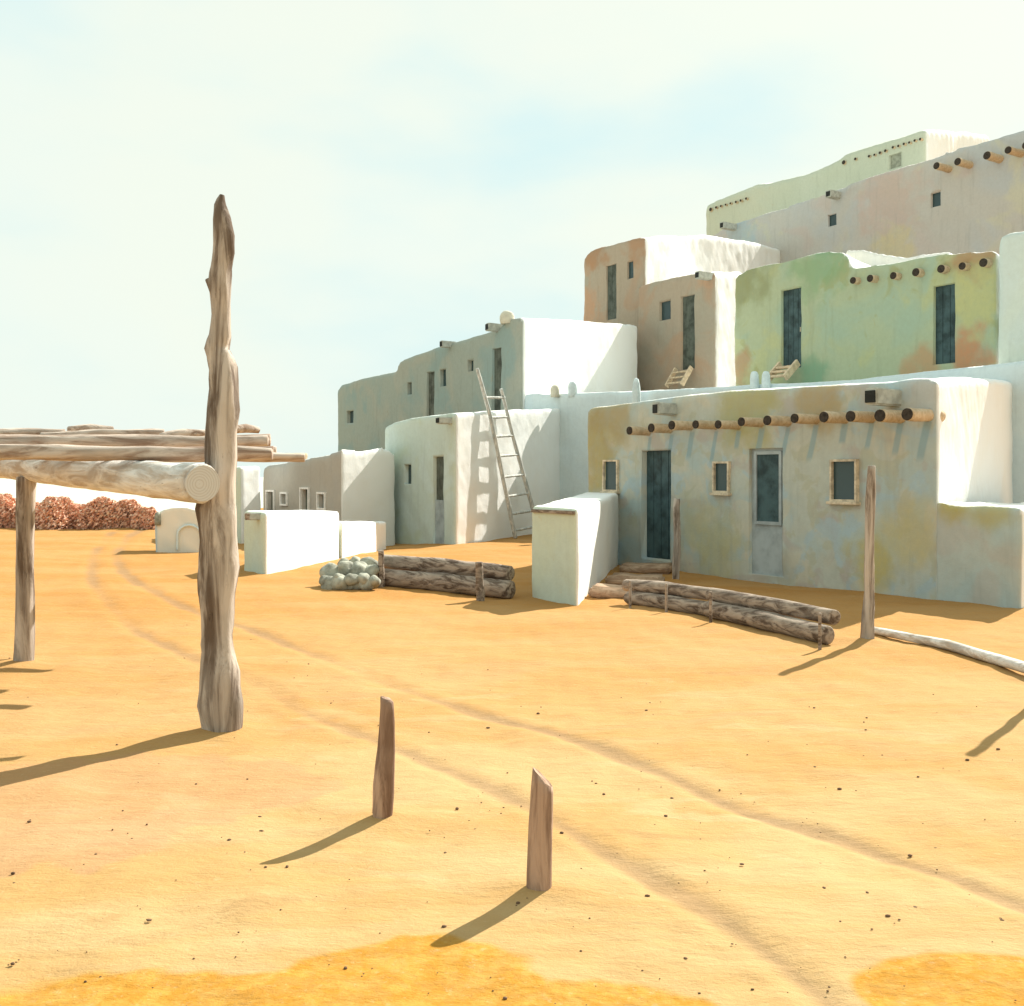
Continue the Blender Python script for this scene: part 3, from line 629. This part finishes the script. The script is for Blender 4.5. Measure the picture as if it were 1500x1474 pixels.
# ---------------- steps ----------------
def slab(c, hx, hy, hz, seed, ax=None):
    ux = ax or UA; uy = Vector((-ux.y, ux.x, 0)); bm = bmesh.new(); obox(bm, c, ux, uy, UZ, hx, hy, hz)
    bmesh.ops.recalc_face_normals(bm, faces=bm.faces[:]); bmesh.ops.bevel(bm, geom=bm.edges[:], offset=min(hz, hy)*.45, segments=2, affect='EDGES')
    bmesh.ops.subdivide_edges(bm, edges=[e for e in bm.edges if e.calc_length() > .12], cuts=3, use_grid_fill=True)
    for v in bm.verts: v.co += Vector(mnoise.noise_vector(v.co*3+Vector((seed, 0, 0))))*.05*min(1, hz/.06)
    return bm2me(bm)
st = thing('doorsteps', gp(935, 852), 'three rough brown slab steps below the dark teal door of the front house', 'steps')
for i, (x, y, D, hx, hy) in enumerate([(949, 829, 17.0, .40, .30), (930, 846, 15.2, .42, .26), (904, 866, 13.7, .33, .22)]):
    c = at(x, y+4, D); c.z = max(c.z, .05)
    link('step', slab(c, hx, hy, .085, i*9.1, Vector((.96, -.28, 0)).normalized()), M_STEP, st)
def roof_steps(xc, yb, p, w, h, label, n=3):
    b = onA(xc, yb, p); th = thing('wooden_steps', b, label, 'steps')
    for i in range(n):
        c = b+NA*(.05+.14*(n-i))+UZ*(h*(i+.5)/n); 
        link('tread', box_me(c, UA, NA, UZ, w/2, .09, .03, .01, .01), M_PALEW, th, False)
    for s in (-1, 1):
        bm = bmesh.new(); A0 = b+UA*(s*(w/2+.04))+NA*(.1+.14*n); A1 = b+UA*(s*(w/2+.04))+NA*.05+UZ*(h+.05)
        d = (A1-A0).normalized(); obox(bm, (A0+A1)/2, d, UA, d.cross(UA), (A1-A0).length/2, .035, .09)
        link('stringer', bm2me(bm), M_PALEW, th, False)
roof_steps(1003, 566, PB-.5, .75, .62, 'small pale wooden steps up to the tan brown house door')
roof_steps(1158, 556, PR-.1, .5, .36, 'small pale wooden steps up to the left teal door of the green house')

# ---------------- ladder ----------------
lad = thing('ladder', gp(770, 792), 'bleached wooden pole ladder leaning on the white wall of the mint house', 'ladder')
Lf, Lt = at(755, 788, 26.5), at(699, 540, 25.62); Rf, Rt = at(791, 784, 27.7), at(734, 570, 26.5)
Lm, Rm = Lf.lerp(Lt, .72)+Vector((.06, 0, 0)), Rf.lerp(Rt, .6)+Vector((-.02, 0, 0))
link('rail', tube([Lf, Lm, Lt], [.056, .052, .042], 10, .1, 2, 1), M_LADDER, lad); link('rail', tube([Rf, Rm, Rt], [.056, .052, .042], 10, .1, 2, 4), M_LADDER, lad)
def railp(a, m, b, k, z):
    for s, e in ((a, m), (m, b)):
        if s.z <= z <= e.z: return s.lerp(e, (z-s.z)/(e.z-s.z))
    return a
for i, yy in enumerate((585, 613, 640, 668, 698, 726, 752, 776)):
    z = EYE-(yy-HY)/F*26.6; a = railp(Lf, Lm, Lt, 0, z-.02); b = railp(Rf, Rm, Rt, 0, z+.04); d = (b-a).normalized()
    link('rung', tube([a-d*.06, b+d*.06], [.035, .033], 8, .12, 4, i), M_LADDER, lad)

# ---------------- posts ----------------
def outline_pole(rows, D, seed=0, seg=22, wob=.06):
    path = [at((l+r)/2, y, D) for y, l, r in rows]; rad = [(r-l)/2*D/F for y, l, r in rows]
    return tube(path[::-1], rad[::-1], seg, wob, 3.2, seed, .6)
ram = thing('ramada', gp(200, 1000), 'weathered log shelter with a very tall crooked pole, thick beam and loose roof poles', 'shelter')
D0 = gp(325, 1068).y
rows = [(286, 322, 329), (300, 313, 331), (320, 311, 338), (345, 312, 343), (370, 311, 343), (392, 309, 339), (412, 306, 338), (432, 307, 338), (460, 309, 338), (492, 307, 338), (512, 301, 335), (524, 303, 340), (540, 306, 347), (570, 306, 349), (600, 303, 350), (650, 302, 347), (690, 303, 345), (725, 294, 344), (745, 287, 345), (790, 293, 347), (830, 294, 350), (868, 290, 345), (900, 296, 342), (930, 297, 340), (952, 298, 343), (985, 292, 350), (1030, 291, 354), (1055, 296, 354), (1076, 301, 353), (1085, 304, 352)]
bm = bmesh.new()
path = [at((l+r)/2, y, D0) for y, l, r in rows]; rad = [(r-l)/2*D0/F for y, l, r in rows]
tube(path[::-1], rad[::-1], 30, .085, 5.0, 3, .6, bm=bm)
tube([at(315, 430, D0-.02), at(304, 409, D0-.03)], [.03, .017], 12, .1, 3, 2, .8, bm=bm)       # broken branch stub
link('tall_pole', bm2me(bm), M_POST, ram)
P2 = gp(36, 975)
r2 = [(700, 26, 52), (740, 25, 51), (780, 25, 49), (830, 24, 48), (870, 24, 50), (930, 22, 50), (965, 20, 49), (985, 22, 48)]
link('support_post', outline_pole(r2, P2.y, 5), M_POST, ram)
B0 = at(293, 708, 6.16); B1 = at(38, 687, 8.8); dbe = (B1-B0); dbe2 = dbe.normalized(); Bend = B0+dbe*2.2
beam = link('beam', tube([B0, B0+dbe*.3, B0+dbe*.6, B0+dbe, B0+dbe*1.5, Bend], [.121, .118, .113, .105, .10, .095], 26, .04, 3, 8, .2), M_BEAM, ram)
bm = bmesh.new(); bmesh.ops.create_circle(bm, cap_ends=True, segments=24, radius=.108)
ret = bmesh.ops.extrude_face_region(bm, geom=bm.faces[:])
for v in ret['geom']:
    if isinstance(v, bmesh.types.BMVert): v.co.z += .012
bmesh.ops.transform(bm, matrix=Matrix.Translation(B0-dbe2*.03)@((-dbe2).to_track_quat('Z', 'Y').to_matrix().to_4x4()), verts=bm.verts)
link('sawn_end', bm2me(bm), M_CUT, beam, False)
def beam_top(D):
    t = (D-B0.y)/dbe.y; return B0+dbe*t+UZ*(.118-.012*t)
rafters = [  # D where it crosses the beam, right end px, radius, extra height, slope, left reach
    (6.85, 398, .050, .0, .00), (7.25, 446, .036, .0, .012), (7.7, 400, .050, .0, .0), (8.15, 380, .045, .0, -.01), (8.6, 404, .05, 0., .0), (9.1, 360, .045, .0, .0),
    (7.05, 392, .045, .088, -.01), (7.5, 300, .042, .09, .01), (8.0, 395, .05, .095, 0), (8.9, 260, .045, .09, .01), (9.7, 390, .05, 0, 0), (10.3, 330, .05, 0, 0)]
for i, (D, xe, r, up, sl) in enumerate(rafters):
    c = beam_top(D)+UZ*(r+up); ddir = Vector((1, .10+.03*math.sin(i*2.1), -sl*1.0))
    a = a_(xe); t = (a*c.y-c.x)/(ddir.x-a*ddir.y); e = c+ddir*t; s = c-ddir*(c.x+.5*c.y+1.2+.1*i)
    mid1 = c.lerp(e, .5)+UZ*.012*math.sin(i*3); mid0 = c.lerp(s, .5)+UZ*.015*math.sin(i*5+1)
    link('roof_pole', tube([e, mid1, c, mid0, s], [r*.9, r, r*1.02, r*1.05, r*1.05], 12, .14, 2.5, i*3.3, .5), M_RAFT, ram)
for i, (x0, y0, x1, y1, D, r) in enumerate([(-40, 637, 95, 633, 7.6, .028), (100, 630, 165, 629, 7.9, .03), (60, 640, 240, 634, 7.7, .032), (235, 641, 300, 634, 7.4, .03), (340, 629, 378, 630, 7.5, .03), (-60, 645, 60, 646, 7.0, .03)]):
    link('roof_pole', tube([at(x0, y0, D), at((x0+x1)/2, (y0+y1)/2-2, D+.1), at(x1, y1, D+.2)], [r, r*1.1, r*.8], 10, .2, 4, i*7+60, .6), M_RAFT, ram)
def stake(name, rows, yb, label, seed, mat, group='upright wooden posts in the yard', cut=True, seg=16, wob=.07):
    D = gp(rows[-1][1], yb).y; th_ = outline_pole(rows, D, seed, seg, wob)
    if cut:   # oblique axe-cut top
        top = max(v.co.z for v in th_.vertices); xs = [v.co.x for v in th_.vertices]; x0, x1 = min(xs), max(xs)
        for v in th_.vertices:
            k = (v.co.x-x0)/(x1-x0); lim = top-cut*k
            if v.co.z > lim: v.co.z = lim-(v.co.z-lim)*.1
    loc = gp((rows[-1][1]+rows[-1][2])/2, yb); loc.z = tz(loc.x, loc.y)
    th_.transform(Matrix.Translation(-loc))
    o = link(name, th_, mat); o.location = loc; return tag(o, label, 'post', group)
stake('wooden_post', [(1019, 557, 569), (1030, 557, 577), (1060, 556, 579), (1100, 553, 579), (1150, 547, 577), (1190, 545, 574), (1207, 547, 572), (1222, 549, 571)], 1207, 'short red brown stake left of the wheel ruts, slanting and chipped at the top', 11, M_POST2, cut=.03)
stake('wooden_post', [(1116, 781, 806), (1130, 780, 808), (1160, 778, 810), (1220, 775, 809), (1280, 772, 808), (1308, 771, 808), (1330, 772, 807)], 1316, 'nearest short stake with an obliquely cut pointed top', 13, M_POST2, cut=.10)
stake('wooden_post', [(683, 1271, 1282), (700, 1270, 1282), (760, 1268, 1281), (820, 1266, 1279), (880, 1264, 1281), (925, 1262, 1280), (942, 1261, 1279), (955, 1262, 1278)], 942, 'tall slim post at the right end of the log edging', 17, M_POST, cut=.0, wob=.14)
stake('wooden_post', [(731, 987, 996), (745, 985, 996), (790, 987, 997), (830, 985, 996), (848, 985, 995), (860, 985, 995)], 849, 'slim knotty post beside the steps of the dark teal door', 19, M_POST, cut=.0, wob=.16)
stake('wooden_post', [(680, 1530, 1543), (820, 1529, 1543), (1010, 1526, 1541), (1035, 1526, 1541)], 1024, 'post outside the right edge whose shadow crosses the sand', 23, M_POST, cut=.0, wob=.12)

# ---------------- log edgings ----------------
def logline(th, x0, y0, x1, y1, zc, r, seed, name='log'):
    a = gp(x0, y0); b = gp(x1, y1); a.z = zc+tz(a.x, a.y); b.z = zc+tz(b.x, b.y); m = a.lerp(b, .5)+Vector((0, .02, .006))
    return link(name, tube([a, m, b], [r, r*1.06, r*.95], 16, .06, 2.0, seed, .5), M_LOG, th)
def tie(th, x, y, h, r, seed, lean=0, name='stake'):
    a = gp(x, y); zz = tz(a.x, a.y); p_ = [Vector((a.x, a.y, zz-.05)), Vector((a.x+lean, a.y, zz+h))]
    return link(name, tube(p_, [r, r*.9], 10, .1, 6, seed, .6), M_LOG, th)
e1 = thing('log_edging', gp(1060, 915), 'low wall of stacked logs and thin stakes along the shaded front yard, beside the steps', 'log edging')
logline(e1, 922, 884, 1040, 908, .08, .085, 1); logline(e1, 1040, 908, 1212, 947, .085, .092, 2); logline(e1, 918, 882, 1045, 905, .222, .078, 3); logline(e1, 1042, 905, 1222, 943, .228, .078, 4)
for k, (x, y) in enumerate([(923, 891), (976, 901), (1041, 917), (1201, 953)]): tie(e1, x, y, .33, .017, k)
e2 = thing('log_edging', gp(650, 870), 'two stacked dark logs held by two upright stakes, right of the stone pile', 'log edging')
logline(e2, 560, 858, 748, 874, .12, .125, 5); logline(e2, 562, 855, 747, 871, .315, .11, 6)
tie(e2, 559, 861, .52, .048, 9, -.01); tie(e2, 704, 877, .50, .055, 10, -.02)
rl = link('rail_log', tube([gp(1280, 931)+UZ*.05, gp(1390, 954)+UZ*.055, gp(1510, 990)+UZ*.05, gp(1620, 1030)+UZ*.05], [.038, .047, .048, .046], 14, .07, 2.5, 31, .5), M_BEAM)
tag(rl, 'long pale log lying on the sand from the slim tall post to the right edge', 'log')

# ---------------- stones ----------------
stone_mes = []
for k in range(6):
    bm = bmesh.new(); bmesh.ops.create_icosphere(bm, subdivisions=3, radius=1)
    for v in bm.verts:
        d = v.co.normalized(); v.co = d*(1+.42*mnoise.noise(d*.9+Vector((k*9, 0, 0)))+.05*mnoise.noise(d*3.5+Vector((0, k*5, 0))))
    me = bm2me(bm); me.materials.append(M_STONE); me.polygons.foreach_set('use_smooth', [True]*len(me.polygons)); stone_mes.append(me)
spots_ = [(482, 858, 11), (500, 862, 12), (519, 863, 12), (537, 858, 11), (548, 852, 10), (476, 851, 8), (484, 838, 13), (506, 835, 13), (527, 836, 14), (545, 838, 11), (515, 849, 10), (532, 848, 9), (497, 848, 9), (520, 826, 10), (538, 826, 11), (505, 826, 8), (549, 828, 8), (512, 857, 8)]
STL = ['leftmost bottom stone', 'second bottom stone from the left', 'middle stone of the bottom row', 'bottom stone right of the middle', 'small rightmost bottom stone',
 'small stone poking out at the far left', 'broad leftmost stone of the middle row', 'second stone of the middle row', 'large central stone of the middle row', 'rightmost stone of the middle row',
 'stone wedged at the centre', 'small wedged stone right of the centre', 'small wedged stone left of the centre', 'topmost stone above the centre', 'top row stone nearest the stake',
 'small leftmost top stone', 'small rightmost top stone', 'tiny stone low at the front']
for k, (x, y, r) in enumerate(spots_):
    row = 0 if y > 846 else (1 if y > 832 else 2); D = 14.4+row*.28+random.uniform(-.05, .05)
    o = bpy.data.objects.new('stone', stone_mes[k % 6]); COL.objects.link(o)
    c = at(x, y, D); o.location = c; rr_ = r*D/F
    o.scale = (rr_*1.08, rr_*1.15, rr_*.98); o.rotation_euler = (random.uniform(-.5, .5), random.uniform(-.5, .5), random.uniform(0, 6))
    if row == 0: o.location.z = max(rr_*.75, c.z)
    tag(o, STL[k]+' in the pile by the stacked logs', 'stone', 'stones piled left of the stacked logs')

# ---------------- shrubs ----------------
m, N_, L_, bs = newmat('rust_foliage'); oi = N_.new('ShaderNodeNewGeometry')
cr_ = N_.new('ShaderNodeValToRGB'); cr_.color_ramp.elements[0].color = (.70, .34, .22, 1); cr_.color_ramp.elements[1].color = (.78, .58, .42, 1)
cr_.color_ramp.elements.new(.5).color = (.86, .50, .34, 1)
L_.new(oi.outputs['Random Per Island'], cr_.inputs['Fac']); L_.new(cr_.outputs['Color'], bs.inputs['Base Color']); bs.inputs['Roughness'].default_value = .8
M_RUST = m; M_TWIG = simple('twig', (.13, .08, .055), .9, .2)
def shrub(px, py, w, h, D, seed, label):
    r = random.Random(seed); c = at(px, 0, D); c.z = tz(c.x, c.y)-.1; c.z = EYE-(775-HY)/F*D-.05
    th = thing('shrub', c, label, 'shrub', 'rust coloured shrubs at the far edge of the sand')
    bm = bmesh.new(); W_ = w*D/F/2; H = h*D/F
    for k in range(4200):
        an = r.uniform(0, 6.283); u = r.random()**.5; zz = r.random()**.8
        lim = (1-.6*zz**3)*(1+.25*math.sin(an*3+seed)); q = c+Vector((math.cos(an)*u*W_*lim, math.sin(an)*u*W_*.8*lim, zz*H*(1+.07*math.sin(an*2+seed*1.3)) ))
        s = r.uniform(.025, .055); n = Vector((r.gauss(0, 1), r.gauss(0, 1), r.gauss(0, 1))).normalized(); t = n.orthogonal().normalized(); b = n.cross(t)
        v = [bm.verts.new(q+t*s*1.3), bm.verts.new(q+b*s*.7), bm.verts.new(q-t*s*1.3), bm.verts.new(q-b*s*.7)]; bm.faces.new(v)
    link('foliage', bm2me(bm), M_RUST, th, False)
    bm = bmesh.new()
    for k in range(9):
        an = r.uniform(0, 6.28); e = c+Vector((math.cos(an)*W_*.6, math.sin(an)*W_*.5, H*r.uniform(.5, .85)))
        tube([c, c.lerp(e, .5)+UZ*.05, e], [.02, .014, .006], 6, .1, 3, k, bm=bm)
    link('branches', bm2me(bm), M_TWIG, th)
for k, (px, w, h, D, lb) in enumerate([(-35, 70, 46, 31.2, 'rust shrub cut by the left edge'), (3, 62, 50, 31.6, 'dense red shrub at the far left, left of the support post'), (42, 60, 38, 31.4, 'low shrub seen behind the support post'), (83, 66, 46, 31.0, 'pale rust shrub just right of the support post'), (118, 56, 36, 31.5, 'small low rust shrub, second right of the support post'),
     (150, 70, 46, 31.2, 'deep red tall shrub in the middle of the row'), (188, 62, 42, 31.4, 'rust shrub left of the one beside the oven'), (217, 40, 32, 31.0, 'smallest pale shrub beside the adobe oven')]):
    shrub(px, 0, w, h, D, k+3, lb)

# ---------------- pebbles ----------------
bm = bmesh.new(); r = random.Random(4)
for k in range(420):
    px = r.uniform(-60, 1560); py = 870+ (r.random()**.8)*640; c = gp(px, py)
    if py < 960 and px > 450: continue
    s = r.choice((.0025, .003, .003, .004, .005, .008))*(.6+c.y*.09); c.z = tz(c.x, c.y)+s*.2
    res = bmesh.ops.create_icosphere(bm, subdivisions=1, radius=s)
    sc = Vector((r.uniform(.8, 1.6), r.uniform(.8, 1.3), r.uniform(.5, .9)))
    for v in res['verts']: v.co = Vector((v.co.x*sc.x, v.co.y*sc.y, v.co.z*sc.z))+c
gr = link('pebbles', bm2me(bm), simple('dark_pebble', (.14, .085, .05), .9, .4, 30)); tag(gr, 'scattered dark pebbles on the sand', 'pebbles', kind='stuff')
